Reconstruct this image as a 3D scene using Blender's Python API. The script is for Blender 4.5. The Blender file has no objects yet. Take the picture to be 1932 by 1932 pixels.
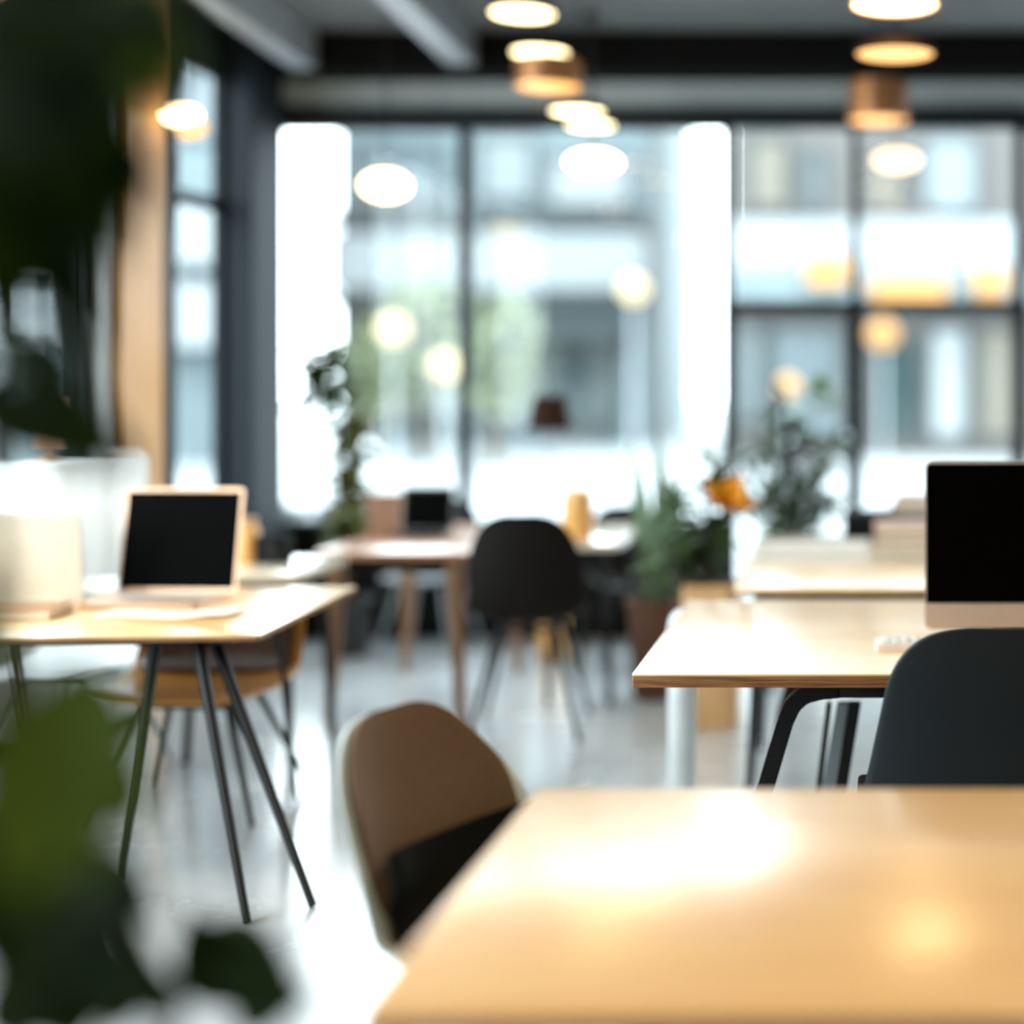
import bpy, bmesh, math, random
from mathutils import Vector, Matrix
C = bpy.context.scene.collection
random.seed(7)
PI = math.pi
F = 2800.0; CX, CY, CZ = 1640.0, 700.0, 1.5
def P(px, py, d):
    """world point seen at photograph pixel px, py and at depth d in front of the camera"""
    return Vector(((px-CX)*d/F, d, CZ-(py-CY)*d/F))
def PX(px, d): return (px-CX)*d/F
def PZ(py, d): return CZ-(py-CY)*d/F

# ------------------------------------------------------------------ materials
def newmat(name):
    m = bpy.data.materials.new(name); m.use_nodes = True
    nt = m.node_tree; b = nt.nodes.get('Principled BSDF')
    return m, nt, b
def mat(name, col, rough=0.5, metal=0.0, var=0.06, scale=8.0, coat=0.0, spec=0.5, bump=0.0, ior=1.5, trans=0.0, sheen=0.0):
    m, nt, b = newmat(name)
    tc = nt.nodes.new('ShaderNodeTexCoord'); n = nt.nodes.new('ShaderNodeTexNoise')
    n.inputs['Scale'].default_value = scale; n.inputs['Detail'].default_value = 4
    nt.links.new(tc.outputs['Object'], n.inputs['Vector'])
    r = nt.nodes.new('ShaderNodeValToRGB')
    r.color_ramp.elements[0].position = .3; r.color_ramp.elements[1].position = .7
    r.color_ramp.elements[0].color = [c*(1-var) for c in col]+[1]
    r.color_ramp.elements[1].color = [min(1, c*(1+var)) for c in col]+[1]
    nt.links.new(n.outputs['Fac'], r.inputs['Fac']); nt.links.new(r.outputs['Color'], b.inputs['Base Color'])
    b.inputs['Roughness'].default_value = rough; b.inputs['Metallic'].default_value = metal
    b.inputs['Coat Weight'].default_value = coat; b.inputs['Coat Roughness'].default_value = rough*.6
    b.inputs['Specular IOR Level'].default_value = spec; b.inputs['IOR'].default_value = ior
    b.inputs['Sheen Weight'].default_value = sheen
    if trans: 
        b.inputs['Transmission Weight'].default_value = trans
    if bump:
        bp = nt.nodes.new('ShaderNodeBump'); bp.inputs['Strength'].default_value = bump; bp.inputs['Distance'].default_value = .01
        nt.links.new(n.outputs['Fac'], bp.inputs['Height']); nt.links.new(bp.outputs['Normal'], b.inputs['Normal'])
    return m
def wood(name, c1, c2, rough=.3, coat=0.0, ior=1.5, stretch=(1.2, 14, 14), scale=3.0, coatr=.2, coatior=1.5):
    m, nt, b = newmat(name)
    tc = nt.nodes.new('ShaderNodeTexCoord'); mp = nt.nodes.new('ShaderNodeMapping')
    mp.inputs['Scale'].default_value = stretch
    n = nt.nodes.new('ShaderNodeTexNoise'); n.inputs['Scale'].default_value = scale; n.inputs['Detail'].default_value = 6; n.inputs['Distortion'].default_value = .8
    r = nt.nodes.new('ShaderNodeValToRGB'); r.color_ramp.elements[0].position = .35; r.color_ramp.elements[1].position = .68
    r.color_ramp.elements[0].color = list(c1)+[1]; r.color_ramp.elements[1].color = list(c2)+[1]
    nt.links.new(tc.outputs['Object'], mp.inputs['Vector']); nt.links.new(mp.outputs['Vector'], n.inputs['Vector'])
    nt.links.new(n.outputs['Fac'], r.inputs['Fac']); nt.links.new(r.outputs['Color'], b.inputs['Base Color'])
    b.inputs['Roughness'].default_value = rough; b.inputs['Coat Weight'].default_value = coat; b.inputs['Coat Roughness'].default_value = coatr; b.inputs['Coat IOR'].default_value = coatior; b.inputs['IOR'].default_value = ior
    return m
def emis(name, col, s):
    m, nt, b = newmat(name)
    b.inputs['Base Color'].default_value = (col[0]*.12, col[1]*.12, col[2]*.12, 1)
    b.inputs['Emission Color'].default_value = (*col, 1); b.inputs['Emission Strength'].default_value = s
    b.inputs['Roughness'].default_value = .5
    return m
def glass(name, tint=(.97, 1, 1)):
    m, nt, b = newmat(name); nt.nodes.remove(b)
    o = nt.nodes['Material Output']
    t = nt.nodes.new('ShaderNodeBsdfTransparent'); t.inputs['Color'].default_value = (*tint, 1)
    g = nt.nodes.new('ShaderNodeBsdfGlossy'); g.inputs['Roughness'].default_value = .02
    lw = nt.nodes.new('ShaderNodeLayerWeight'); lw.inputs['Blend'].default_value = .5
    pw = nt.nodes.new('ShaderNodeMath'); pw.operation = 'POWER'; pw.inputs[1].default_value = 5
    f = nt.nodes.new('ShaderNodeMath'); f.operation = 'MULTIPLY_ADD'; f.inputs[1].default_value = .9; f.inputs[2].default_value = .03
    nt.links.new(lw.outputs['Facing'], pw.inputs[0]); nt.links.new(pw.outputs[0], f.inputs[0])
    mx = nt.nodes.new('ShaderNodeMixShader')
    nt.links.new(f.outputs[0], mx.inputs[0]); nt.links.new(t.outputs[0], mx.inputs[1]); nt.links.new(g.outputs[0], mx.inputs[2])
    nt.links.new(mx.outputs[0], o.inputs['Surface'])
    return m

def floor_mat():
    m, nt, b = newmat('polished_concrete')
    tc = nt.nodes.new('ShaderNodeTexCoord')
    n = nt.nodes.new('ShaderNodeTexNoise'); n.inputs['Scale'].default_value = .9; n.inputs['Detail'].default_value = 8
    n2 = nt.nodes.new('ShaderNodeTexNoise'); n2.inputs['Scale'].default_value = 3.5; n2.inputs['Detail'].default_value = 5
    r = nt.nodes.new('ShaderNodeValToRGB'); r.color_ramp.elements[0].position = .3; r.color_ramp.elements[1].position = .7
    r.color_ramp.elements[0].color = (.50, .54, .58, 1); r.color_ramp.elements[1].color = (.66, .70, .74, 1)
    rr = nt.nodes.new('ShaderNodeMapRange'); rr.inputs['To Min'].default_value = .16; rr.inputs['To Max'].default_value = .34
    for x in (n, n2): nt.links.new(tc.outputs['Object'], x.inputs['Vector'])
    nt.links.new(n.outputs['Fac'], r.inputs['Fac']); nt.links.new(r.outputs['Color'], b.inputs['Base Color'])
    nt.links.new(n2.outputs['Fac'], rr.inputs['Value']); nt.links.new(rr.outputs[0], b.inputs['Roughness'])
    b.inputs['IOR'].default_value = 1.6; b.inputs['Coat Weight'].default_value = 1; b.inputs['Coat Roughness'].default_value = .2; b.inputs['Coat IOR'].default_value = 1.9
    return m

M = {}
M['floor'] = floor_mat()
M['ceiling'] = mat('dark_ceiling_paint', (.14, .15, .155), .9, spec=.1, var=.1, scale=2)
M['beam_dark'] = mat('black_beam_paint', (.006, .006, .006), .8, spec=.08)
M['duct'] = mat('grey_duct_metal', (.30, .32, .34), .5, .2)
M['header'] = mat('pale_header_panel', (.44, .52, .56), .5)
M['frame'] = mat('dark_window_frame', (.010, .015, .020), .6, spec=.15)
M['frame_grey'] = mat('grey_window_frame', (.020, .026, .030), .6, spec=.15)
M['frame_black'] = mat('black_window_frame', (.004, .004, .004), .6, spec=.15)
M['frame_pale'] = mat('pale_window_trim', (.55, .53, .50), .5)
M['wall_dark'] = mat('dark_wall_paint', (.008, .008, .008), .8, spec=.1)
M['wall_pale'] = mat('pale_wall_paint', (.45, .44, .42), .8)
M['wall_grey'] = mat('grey_wall_panel', (.30, .32, .33), .6)
M['tan_wood'] = wood('tan_timber', (.46, .22, .07), (.60, .33, .12), .5, stretch=(12, 12, .8))
M['glass'] = glass('window_glass')
M['table'] = wood('honey_table_laminate', (.86, .50, .20), (.95, .61, .28), .34, coat=1.0, ior=1.5, stretch=(1.0, 9, 9), scale=2.2, coatr=.21, coatior=2.1)
M['table_edge'] = wood('oak_edge_grain', (.13, .045, .012), (.34, .15, .05), .45, stretch=(2, 40, 60), scale=2.5)
M['table_pale'] = wood('pale_table_laminate', (.62, .52, .40), (.70, .60, .48), .22, coat=1.0, ior=1.6, stretch=(1.0, 9, 9), coatr=.15)
M['table_brown'] = wood('brown_table_top', (.30, .13, .06), (.42, .20, .10), .3, coat=.5, stretch=(1.0, 9, 9))
M['oak'] = wood('oak_leg', (.48, .26, .11), (.62, .36, .17), .4, stretch=(10, 10, 1))
M['oak_dark'] = wood('smoked_oak_leg', (.20, .10, .045), (.30, .16, .08), .4, stretch=(10, 10, 1))
M['black_metal'] = mat('black_powder_coat', (.003, .0035, .004), .4, spec=.3)
M['grey_metal'] = mat('grey_steel', (.28, .33, .36), .3, .7)
M['chair_black'] = mat('black_blue_plastic', (.007, .011, .015), .5, spec=.3)
M['chair_dark'] = mat('dark_brown_shell', (.006, .0045, .0035), .7, spec=.15)
M['chair_brown'] = mat('brown_upholstery', (.165, .110, .075), .85, spec=.15, scale=60, bump=.15, sheen=.2)
M['chair_rim'] = mat('pale_blue_grey_shell', (.62, .76, .85), .35)
M['pad_dark'] = mat('charcoal_seat_fabric', (.008, .009, .009), .9, spec=.1, scale=90, bump=.2)
M['chair_amber'] = wood('amber_plywood', (.55, .23, .035), (.68, .31, .06), .3, coat=.4)
M['chair_white'] = mat('white_plastic', (.70, .74, .76), .35)
M['brown_leather'] = mat('brown_leather', (.10, .045, .02), .5, scale=40, bump=.1)
M['screen'] = mat('dark_screen', (.0005, .0005, .0004), .5, var=0, spec=.02)
M['aluminium'] = mat('silver_aluminium', (.62, .55, .50), .35, .4)
M['rose'] = mat('rose_gold_aluminium', (.66, .40, .26), .3, .6)
M['chin'] = mat('pale_aluminium_chin', (.52, .44, .40), .4, .2)
M['keys'] = mat('white_keys', (.78, .72, .70), .5)
M['beige'] = mat('beige_laptop_lid', (.58, .54, .46), .45, .1)
M['paper'] = mat('cream_paper', (.80, .70, .55), .8)
M['tan_cover'] = mat('tan_notebook_cover', (.42, .22, .10), .6)
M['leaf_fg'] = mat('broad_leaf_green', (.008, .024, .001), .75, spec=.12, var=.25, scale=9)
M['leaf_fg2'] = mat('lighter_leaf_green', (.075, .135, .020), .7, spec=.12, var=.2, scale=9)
M['leaf'] = mat('leaf_green', (.035, .075, .014), .7, spec=.2, var=.35, scale=12)
M['leaf_olive'] = mat('olive_leaf', (.10, .11, .025), .7, spec=.2, var=.3, scale=12)
M['leaf_grey'] = mat('grey_green_leaf', (.10, .16, .09), .5, var=.3, scale=12)
M['leaf_bright'] = mat('bright_leaf', (.13, .25, .03), .5, var=.2)
M['bark'] = mat('brown_bark', (.05, .030, .012), .8, var=.3, scale=20, bump=.4)
M['flower'] = mat('orange_petal', (.75, .30, .01), .5)
M['terracotta'] = mat('terracotta', (.10, .038, .015), .7)
M['soil'] = mat('dark_soil', (.02, .013, .008), .95, scale=50, bump=.6)
M['pot_black'] = mat('black_pot', (.02, .02, .02), .4)
M['planter'] = wood('planter_wood', (.62, .34, .14), (.74, .44, .20), .45, stretch=(12, 12, 1))
M['copper'] = mat('copper_shade', (.62, .28, .12), .35, .8)
M['shade_brown'] = mat('brown_lamp_shade', (.03, .014, .009), .9, spec=.1)
M['glow'] = emis('warm_diffuser', (1.0, .80, .42), 9)
M['glow_dim'] = emis('amber_diffuser', (1.0, .50, .13), 2.2)
M['glow_peach'] = emis('peach_shade_glow', (1.0, .62, .36), .9)
M['glow_peach2'] = emis('peach_globe', (1.0, .70, .42), 3.0)
M['amber'] = mat('amber_glazed_ceramic', (.80, .42, .13), .35)
M['cardboard'] = mat('brown_cardboard', (.30, .16, .10), .8)
M['book_pink'] = mat('dusty_pink_cover', (.45, .25, .20), .6)
M['book_cream'] = mat('cream_cover', (.62, .55, .48), .6)
M['book_brown'] = mat('brown_cover', (.26, .12, .08), .6)
M['pages'] = mat('page_block', (.70, .64, .54), .8)
M['white'] = mat('white_lacquer', (.72, .73, .72), .4)
# outside
M['paving'] = mat('pale_paving', (.24, .255, .265), .7, var=.12, scale=.6)
M['facade'] = mat('pale_blue_grey_render', (.10, .128, .14), .8, var=.1, scale=1)
M['facade_light'] = mat('white_render', (.20, .215, .225), .8)
M['facade_warm'] = mat('warm_grey_render', (.065, .061, .058), .8)
M['slab'] = mat('dark_concrete_slab', (.028, .036, .038), .8)
M['pane'] = mat('bluish_pane', (.09, .11, .12), .15)
M['pane_dark'] = mat('dark_teal_pane', (.02, .036, .038), .15)
M['pane_tan'] = mat('tan_blind', (.10, .088, .07), .7)
M['lit'] = emis('lit_shop_sign', (1.0, .48, .09), 1.35)
M['globe'] = emis('warm_globe_light', (1.0, .80, .42), 1.9)
M['tree'] = mat('pale_tree_foliage', (.15, .18, .10), .7, var=.3, scale=2)
M['tyre'] = mat('tyre_rubber', (.02, .02, .02), .8)
M['van'] = mat('white_van_paint', (.75, .78, .80), .3)

# ------------------------------------------------------------------ mesh helpers
def box(bm, lo, hi, rot=None, bev=0.0):
    lo = Vector(lo); hi = Vector(hi); c = (lo+hi)/2; s = hi-lo
    mt = Matrix.Translation(c) @ (rot or Matrix.Identity(4)) @ Matrix.Diagonal((*s, 1))
    r = bmesh.ops.create_cube(bm, size=1, matrix=mt)
    if bev:
        es = list({e for v in r['verts'] for e in v.link_edges})
        bmesh.ops.bevel(bm, geom=es, offset=bev, segments=3, profile=.5, affect='EDGES')
def tube(bm, pts, rad, n=12, cap=True):
    """tube through pts; rad a number or a list"""
    pts = [Vector(p) for p in pts]
    if not isinstance(rad, (list, tuple)): rad = [rad]*len(pts)
    rings = []; up = None
    for i, p in enumerate(pts):
        t = (pts[min(i+1, len(pts)-1)]-pts[max(i-1, 0)]).normalized()
        if up is None:
            a = Vector((0, 0, 1)) if abs(t.z) < .9 else Vector((1, 0, 0))
            up = (a-t*a.dot(t)).normalized()
        else:
            up = (up-t*up.dot(t)).normalized()
        s = t.cross(up)
        rings.append([bm.verts.new(p+(up*math.cos(2*PI*k/n)+s*math.sin(2*PI*k/n))*rad[i]) for k in range(n)])
    for a, b in zip(rings, rings[1:]):
        for k in range(n): bm.faces.new((a[k], a[(k+1) % n], b[(k+1) % n], b[k]))
    if cap:
        bm.faces.new(rings[0][::-1]); bm.faces.new(rings[-1])
def lathe(bm, prof, n=40, c=(0, 0, 0)):
    """prof: list of (r, z); closed to the axis where r is 0"""
    rings = []
    for r, z in prof:
        if r <= 1e-6: rings.append([bm.verts.new((c[0], c[1], c[2]+z))])
        else: rings.append([bm.verts.new((c[0]+r*math.cos(2*PI*k/n), c[1]+r*math.sin(2*PI*k/n), c[2]+z)) for k in range(n)])
    for a, b in zip(rings, rings[1:]):
        for k in range(n):
            q = [a[k % len(a)], a[(k+1) % len(a)], b[(k+1) % len(b)], b[k % len(b)]]
            u = []
            for v in q:
                if v not in u: u.append(v)
            if len(u) > 2: bm.faces.new(u)
def prism(bm, outline, z0, z1, bev=0.0):
    """extrude an x,y outline from z0 to z1"""
    a = [bm.verts.new((x, y, z0)) for x, y in outline]; b = [bm.verts.new((x, y, z1)) for x, y in outline]
    n = len(a); fs = [bm.faces.new(a[::-1]), bm.faces.new(b)]
    for k in range(n): bm.faces.new((a[k], a[(k+1) % n], b[(k+1) % n], b[k]))
    if bev:
        es = [e for e in fs[1].edges]+[e for e in fs[0].edges]
        bmesh.ops.bevel(bm, geom=es, offset=bev, segments=3, profile=.5, affect='EDGES')
def rrect(w, h, r, n=8, cx=0, cy=0):
    o = []
    for sx, sy, a0 in ((1, 1, 0), (-1, 1, PI/2), (-1, -1, PI), (1, -1, 3*PI/2)):
        for k in range(n+1):
            a = a0+PI/2*k/n
            o.append((cx+sx*(w/2-r)+r*math.cos(a), cy+sy*(h/2-r)+r*math.sin(a)))
    return o
def obj(name, bm, m, parent=None, smooth=True, mods=()):
    bmesh.ops.recalc_face_normals(bm, faces=bm.faces[:])
    me = bpy.data.meshes.new(name); bm.to_mesh(me); bm.free()
    for p in me.polygons: p.use_smooth = smooth
    o = bpy.data.objects.new(name, me); C.objects.link(o)
    for x in (m if isinstance(m, (list, tuple)) else [m]): me.materials.append(x)
    if smooth:
        try: me.set_sharp_from_angle(angle=math.radians(35))
        except Exception: pass
    for k, v in mods:
        md = o.modifiers.new(k, k)
        for a, b in v.items(): setattr(md, a, b)
    if parent: o.parent = parent
    return o
def part(name, fn, m, parent, **kw):
    bm = bmesh.new(); fn(bm); return obj(name, bm, m, parent, **kw)
def tag(o, label, cat, group=None, kind=None):
    o['label'] = label; o['category'] = cat
    if group: o['group'] = group
    if kind: o['kind'] = kind
    return o
def thing(name, label, cat, loc=(0, 0, 0), rz=0.0, group=None):
    o = bpy.data.objects.new(name, None); C.objects.link(o); o.empty_display_size = .1
    o.location = loc; o.rotation_euler = (0, 0, rz)
    return tag(o, label, cat, group)
def struct(name, fn, m, parent=None, label=None, smooth=False):
    bm = bmesh.new(); fn(bm); o = obj(name, bm, m, parent, smooth)
    if not parent:
        o['kind'] = 'structure'; 
        if label: o['label'] = label
    return o
def copy_tree(o, parent=None):
    c = o.copy(); C.objects.link(c); c.parent = parent
    for ch in list(o.children): copy_tree(ch, c)
    return c

# ------------------------------------------------------------------ room shell
XL, YF, ZC, XR, YB = -3.45, 8.40, 3.35, 4.6, -3.0
struct('floor', lambda b: box(b, (XL-.3, YB-.3, -.12), (XR+.3, YF+.12, 0)), M['floor'], label='polished pale grey concrete floor')
struct('ceiling', lambda b: box(b, (XL-.3, YB-.3, ZC), (XR+.3, YF+.3, ZC+.15)), M['ceiling'], label='dark grey ceiling slab')
struct('wall_right', lambda b: box(b, (XR, YB-.2, 0), (XR+.2, YF+.2, ZC)), M['wall_pale'], label='pale wall on the right side')
struct('wall_back', lambda b: box(b, (XL-.2, YB-.2, 0), (XR+.2, YB, ZC)), M['wall_pale'], label='pale wall behind the seating')
zsill = .62
def far_low(b):
    box(b, (XL, YF-.06, 0), (PX(1372, YF), YF+.12, zsill))
    box(b, (PX(1615, YF), YF-.06, 0), (XR, YF+.12, zsill))
struct('wall_far', far_low, M['wall_dark'], label='dark low wall under the far windows')
def left_wall(b):
    for y0, y1 in ((YB, 1.0), (3.1, 3.6), (6.42, 6.60), (7.28, 7.38), (7.92, YF+.12)):
        box(b, (XL-.05, y0, 0), (XL, y1, ZC))
    for y0, y1 in ((1.0, 3.1), (3.6, 6.42), (7.38, 7.92)):
        box(b, (XL-.05, y0, 0), (XL, y1, .72)); box(b, (XL-.05, y0, 3.08), (XL, y1, ZC))
    box(b, (XL-.05, 6.60, 0), (XL, 7.28, ZC))
struct('wall_left', left_wall, M['frame'], label='dark slate side wall pierced by windows')
struct('trim_1', lambda b: (box(b, (XL+.001, 6.70, 0), (XL+.07, 7.11, ZC), bev=.01), ), M['tan_wood'], label='tan timber panel on the side wall')
struct('trim_2', lambda b: box(b, (XL+.001, 6.53, 0), (XL+.03, 6.69, ZC), bev=.01), M['wall_grey'], label='grey panel beside the tan timber panel')
struct('trim_3', lambda b: box(b, (XL, 7.93, 0), (XL+.16, YF-.07, ZC), bev=.01), M['frame'], label='dark corner column beside the far windows')
# ceiling ducts and cross beam
def duct(px0, py0, px1, py1, w, zb):
    d0 = (zb-CZ)*F/(CY-py0); d1 = (zb-CZ)*F/(CY-py1)
    x0 = PX(px0, d0); x1 = PX(px1, d1)
    k = (x1-x0)/(d1-d0); ya, yb = 2.0, 8.08
    def fn(b):
        v = []
        for y in (ya, yb):
            xc = x0+k*(y-d0)
            v.append([b.verts.new((xc+s*w/2, y, z)) for s, z in ((-1, zb), (1, zb), (1, ZC), (-1, ZC))])
        a, c = v
        for i in range(4): b.faces.new((a[i], a[(i+1) % 4], c[(i+1) % 4], c[i]))
        b.faces.new(a[::-1]); b.faces.new(c)
    return fn
struct('trim_4', duct(385, 0, 570, 128, .13, 3.14), M['duct'], label='pale grey ceiling duct nearest the side wall')
struct('trim_5', duct(742, 0, 868, 120, .15, 3.16), M['duct'], label='second pale grey ceiling duct')
struct('trim_6', lambda b: box(b, (XL, 8.08, 3.13), (XR, YF+.1, ZC)), M['beam_dark'], label='black cross beam above the far windows')
struct('trim_7', lambda b: box(b, (XL, YF-.03, 2.985), (XR, YF+.1, 3.13)), M['header'], label='pale grey header strip above the far windows')
struct('trim_8', lambda b: box(b, (XL, YF-.07, 2.895), (XR, YF+.1, 2.985)), M['frame_grey'], label='dark window head rail')
struct('trim_9', lambda b: box(b, (XL, 5.9, 3.22), (XR, 6.6, ZC)), M['ceiling'], label='shallow ceiling drop')
struct('baseboard_far', lambda b: (box(b, (XL+.2, YF-.075, 0), (PX(1368, YF), YF-.06, .09)), box(b, (PX(1618, YF), YF-.075, 0), (XR, YF-.06, .09))), M['beam_dark'])

# windows ------------------------------------------------------------
def win(name, x0, x1, z0, z1, m, label, fw=.045, bars=(), y=YF, depth=.08):
    def fr(b):
        box(b, (x0, y-depth/2, z0), (x0+fw, y+depth/2, z1)); box(b, (x1-fw, y-depth/2, z0), (x1, y+depth/2, z1))
        box(b, (x0+fw, y-depth/2, z0), (x1-fw, y+depth/2, z0+fw)); box(b, (x0+fw, y-depth/2, z1-fw), (x1-fw, y+depth/2, z1))
        for k, v in bars:
            if k == 'h': box(b, (x0+fw, y-.03, v-.02), (x1-fw, y+.03, v+.02))
            else: box(b, (v-.02, y-.03, z0+fw), (v+.02, y+.03, z1-fw))
    o = struct(name, fr, m, label=label)
    struct('pane', lambda b: box(b, (x0+fw*.6, y-.005, z0+fw*.6), (x1-fw*.6, y+.005, z1-fw*.6)), M['glass'], o)
    return o
Zt = 2.895
win('window_1', XL+.09, PX(879, YF), zsill, Zt, M['frame_grey'], 'tall far window at the left end, beside the dark corner column', fw=.035)
win('window_2', PX(879, YF), PX(1374, YF), zsill, Zt, M['frame_grey'], 'widest tall far window in the middle', fw=.03)
zb = PZ(576, YF)
win('window_3', PX(1374, YF), PX(1614, YF), zb, Zt, M['frame_black'], 'upper far window above the glazed door', fw=.025)
win('window_4', PX(1614, YF), PX(1922, YF), zb, Zt, M['frame_black'], 'upper far window on the right', fw=.025)
win('window_5', PX(1614, YF), PX(1922, YF), zsill, zb, M['frame_black'], 'lower far window right of the glazed door', fw=.04)
win('window_6', PX(1922, YF), PX(2600, YF), zsill, Zt, M['frame_black'], 'far window at the right end', fw=.04)
win('window_7', PX(2600, YF), XR, zsill, Zt, M['frame_black'], 'far window past the right end', fw=.04)
def dr(b):
    x0, x1 = PX(1374, YF), PX(1614, YF)
    box(b, (x0, YF-.04, 0.005), (x0+.05, YF+.04, zb)); box(b, (x1-.05, YF-.04, .005), (x1, YF+.04, zb))
    box(b, (x0+.05, YF-.04, .005), (x1-.05, YF+.04, .22)); box(b, (x0+.05, YF-.04, zb-.05), (x1-.05, YF+.04, zb))
d_ = struct('door_1', dr, M['frame_black'], label='black framed glazed door in the far wall')
struct('pane', lambda b: box(b, (PX(1374, YF)+.04, YF-.005, .2), (PX(1614, YF)-.04, YF+.005, zb-.04)), M['glass'], d_)
struct('door_handle', lambda b: tube(b, [(PX(1600, YF), YF-.04, .85), (PX(1600, YF), YF-.09, .88), (PX(1600, YF), YF-.09, 1.12), (PX(1600, YF), YF-.04, 1.15)], .012), M['grey_metal'], d_)
def winL(name, y0, y1, z0, z1, m, label, fw=.04, bars=()):
    x = XL-.025
    def fr(b):
        box(b, (x-.02, y0, z0), (x+.02, y0+fw, z1)); box(b, (x-.02, y1-fw, z0), (x+.02, y1, z1))
        box(b, (x-.02, y0+fw, z0), (x+.02, y1-fw, z0+fw)); box(b, (x-.02, y0+fw, z1-fw), (x+.02, y1-fw, z1))
        for k, v in bars:
            if k == 'h': box(b, (x-.02, y0+fw, v-.035), (x+.02, y1-fw, v+.035))
            else: box(b, (x-.02, v-.03, z0+fw), (x+.02, v+.03, z1-fw))
    o = struct(name, fr, m, label=label)
    struct('pane', lambda b: box(b, (x-.005, y0+fw*.6, z0+fw*.6), (x+.005, y1-fw*.6, z1-fw*.6)), M['glass'], o)
winL('window_8', 7.38, 7.92, .72, 3.08, M['frame'], 'narrow side window beside the dark corner column', bars=(('h', 2.38),), fw=.03)
winL('window_9', 3.60, 6.42, .72, 3.08, M['frame'], 'wide side window behind the leaves', bars=(('v', 5.9), ('v', 4.7)))
winL('window_10', 1.0, 3.1, .72, 3.08, M['frame'], 'nearest side window')

# ------------------------------------------------------------------ chairs
def shell_grid(bm, W, prof, wf, wrap=.06, nu=16, dip=.03, off=0.0):
    """prof: list of (y,z) from seat lip to back top; wf(t) half-width factor"""
    pts = []
    n = len(prof)
    N = 32
    def cr(t):
        s = t*(n-1); i = min(int(s), n-2); f = s-i
        p = [prof[max(i-1, 0)], prof[i], prof[i+1], prof[min(i+2, n-1)]]
        o = []
        for k in range(2):
            a, b, c, d = (q[k] for q in p)
            o.append(.5*((2*b)+(-a+c)*f+(2*a-5*b+4*c-d)*f*f+(-a+3*b-3*c+d)*f**3))
        return o
    rows = []
    for j in range(N+1):
        t = j/N; t = t if t < .6 else .6+.4*(1-(1-(t-.6)/.4)**1.7); y, z = cr(t); y2, z2 = cr(min(1, t+.01)); y1, z1 = cr(max(0, t-.01))
        ty, tz = y2-y1, z2-z1; L = math.hypot(ty, tz) or 1; ny, nz = -tz/L, ty/L   # normal toward the sitter
        if ny*1+nz*1 < 0: ny, nz = -ny, -nz
        row = []
        for i in range(nu+1):
            u = -1+2*i/nu
            k = abs(u*wf(t))**2.2
            lift = wrap*k*min(1, max(.25, t*1.6))+off
            row.append(bm.verts.new((u*W*wf(t), y+ny*lift, z+nz*lift)))
        rows.append(row)
    for a, b in zip(rows, rows[1:]):
        for i in range(nu): bm.faces.new((a[i], a[i+1], b[i+1], b[i]))
def round_w(base, top_r=.22, bot_r=.15):
    def f(t):
        w = base(t)
        if t > 1-top_r:
            q = min(1, (t-(1-top_r))/top_r); w *= (1-.97*q**2.4)**.42
        if t < bot_r:
            q = (bot_r-t)/bot_r; w *= (1-.8*q**2.4)**.5
        return w
    return f
PROF = [(.235, .425), (.18, .445), (.02, .43), (-.14, .445), (-.20, .50), (-.235, .62), (-.262, .74), (-.285, .86)]
def leg_fn(x, y, xt, yt, zt=.41, r0=.009, r1=.013):
    return lambda b: tube(b, [(x, y, .004), (xt*.5+x*.5, yt*.5+y*.5, zt*.5), (xt, yt, zt)], [r0, (r0+r1)/2, r1])
def make_chair(name, label, cat, loc, rz, W=.23, mshell=None, mleg=None, prof=PROF, base=None, group=None, inner=None, pad=None, scale=1.0, wrap=.06, topr=.22, thick=.012, legz=.41, splay=.25):
    t = thing(name, label, cat, loc, rz, group); t.scale = (scale,)*3
    base = base or (lambda q: .92+.08*math.sin(q*PI))
    bm = bmesh.new(); shell_grid(bm, W, prof, round_w(base, topr), wrap)
    obj('seat_shell', bm, mshell, t, mods=(('SOLIDIFY', dict(thickness=thick, offset=-1)), ('SUBSURF', dict(levels=1, render_levels=2))))
    if inner:
        bm = bmesh.new()
        n = len(prof)
        shell_grid(bm, W*.86, prof[3:], round_w(lambda q: base(.4+.6*q), .62, .05), wrap*.95, off=.016)
        o = obj('back_cushion', bm, inner, t, mods=(('SOLIDIFY', dict(thickness=.014, offset=-1)), ('SUBSURF', dict(levels=1, render_levels=2))))
        o['label'] = 'brown upholstered back cushion'
        part('lumbar_pad', lambda b: shell_grid(b, W*.85, [prof[3], prof[4], ((prof[4][0]+prof[5][0])/2, (prof[4][1]+prof[5][1])/2), (prof[5][0]+.012, prof[5][1]-.015)], lambda q: .97, wrap*.95, off=.032), pad, t, mods=(('SOLIDIFY', dict(thickness=.018, offset=-1)),))['label'] = 'charcoal lower back pad'
    if pad:
        part('seat_pad', lambda b: prism(b, rrect(W*1.75, .36, .09, cy=.03), .438, .472, .012), pad, t)
    zt = legz
    for sx in (-1, 1):
        for sy in (-1, 1):
            part('leg', leg_fn(sx*(W*.95), sy*splay-.0, sx*W*.5, sy*.12, zt), mleg, t)
    part('seat_frame', lambda b: (tube(b, [(-W*.5, .12, zt), (W*.5, .12, zt)], .010), tube(b, [(-W*.5, -.12, zt), (W*.5, -.12, zt)], .010),
                                  tube(b, [(-W*.5, -.12, zt), (-W*.5, .12, zt)], .010), tube(b, [(W*.5, -.12, zt), (W*.5, .12, zt)], .010)), mleg, t)
    return t

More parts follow.
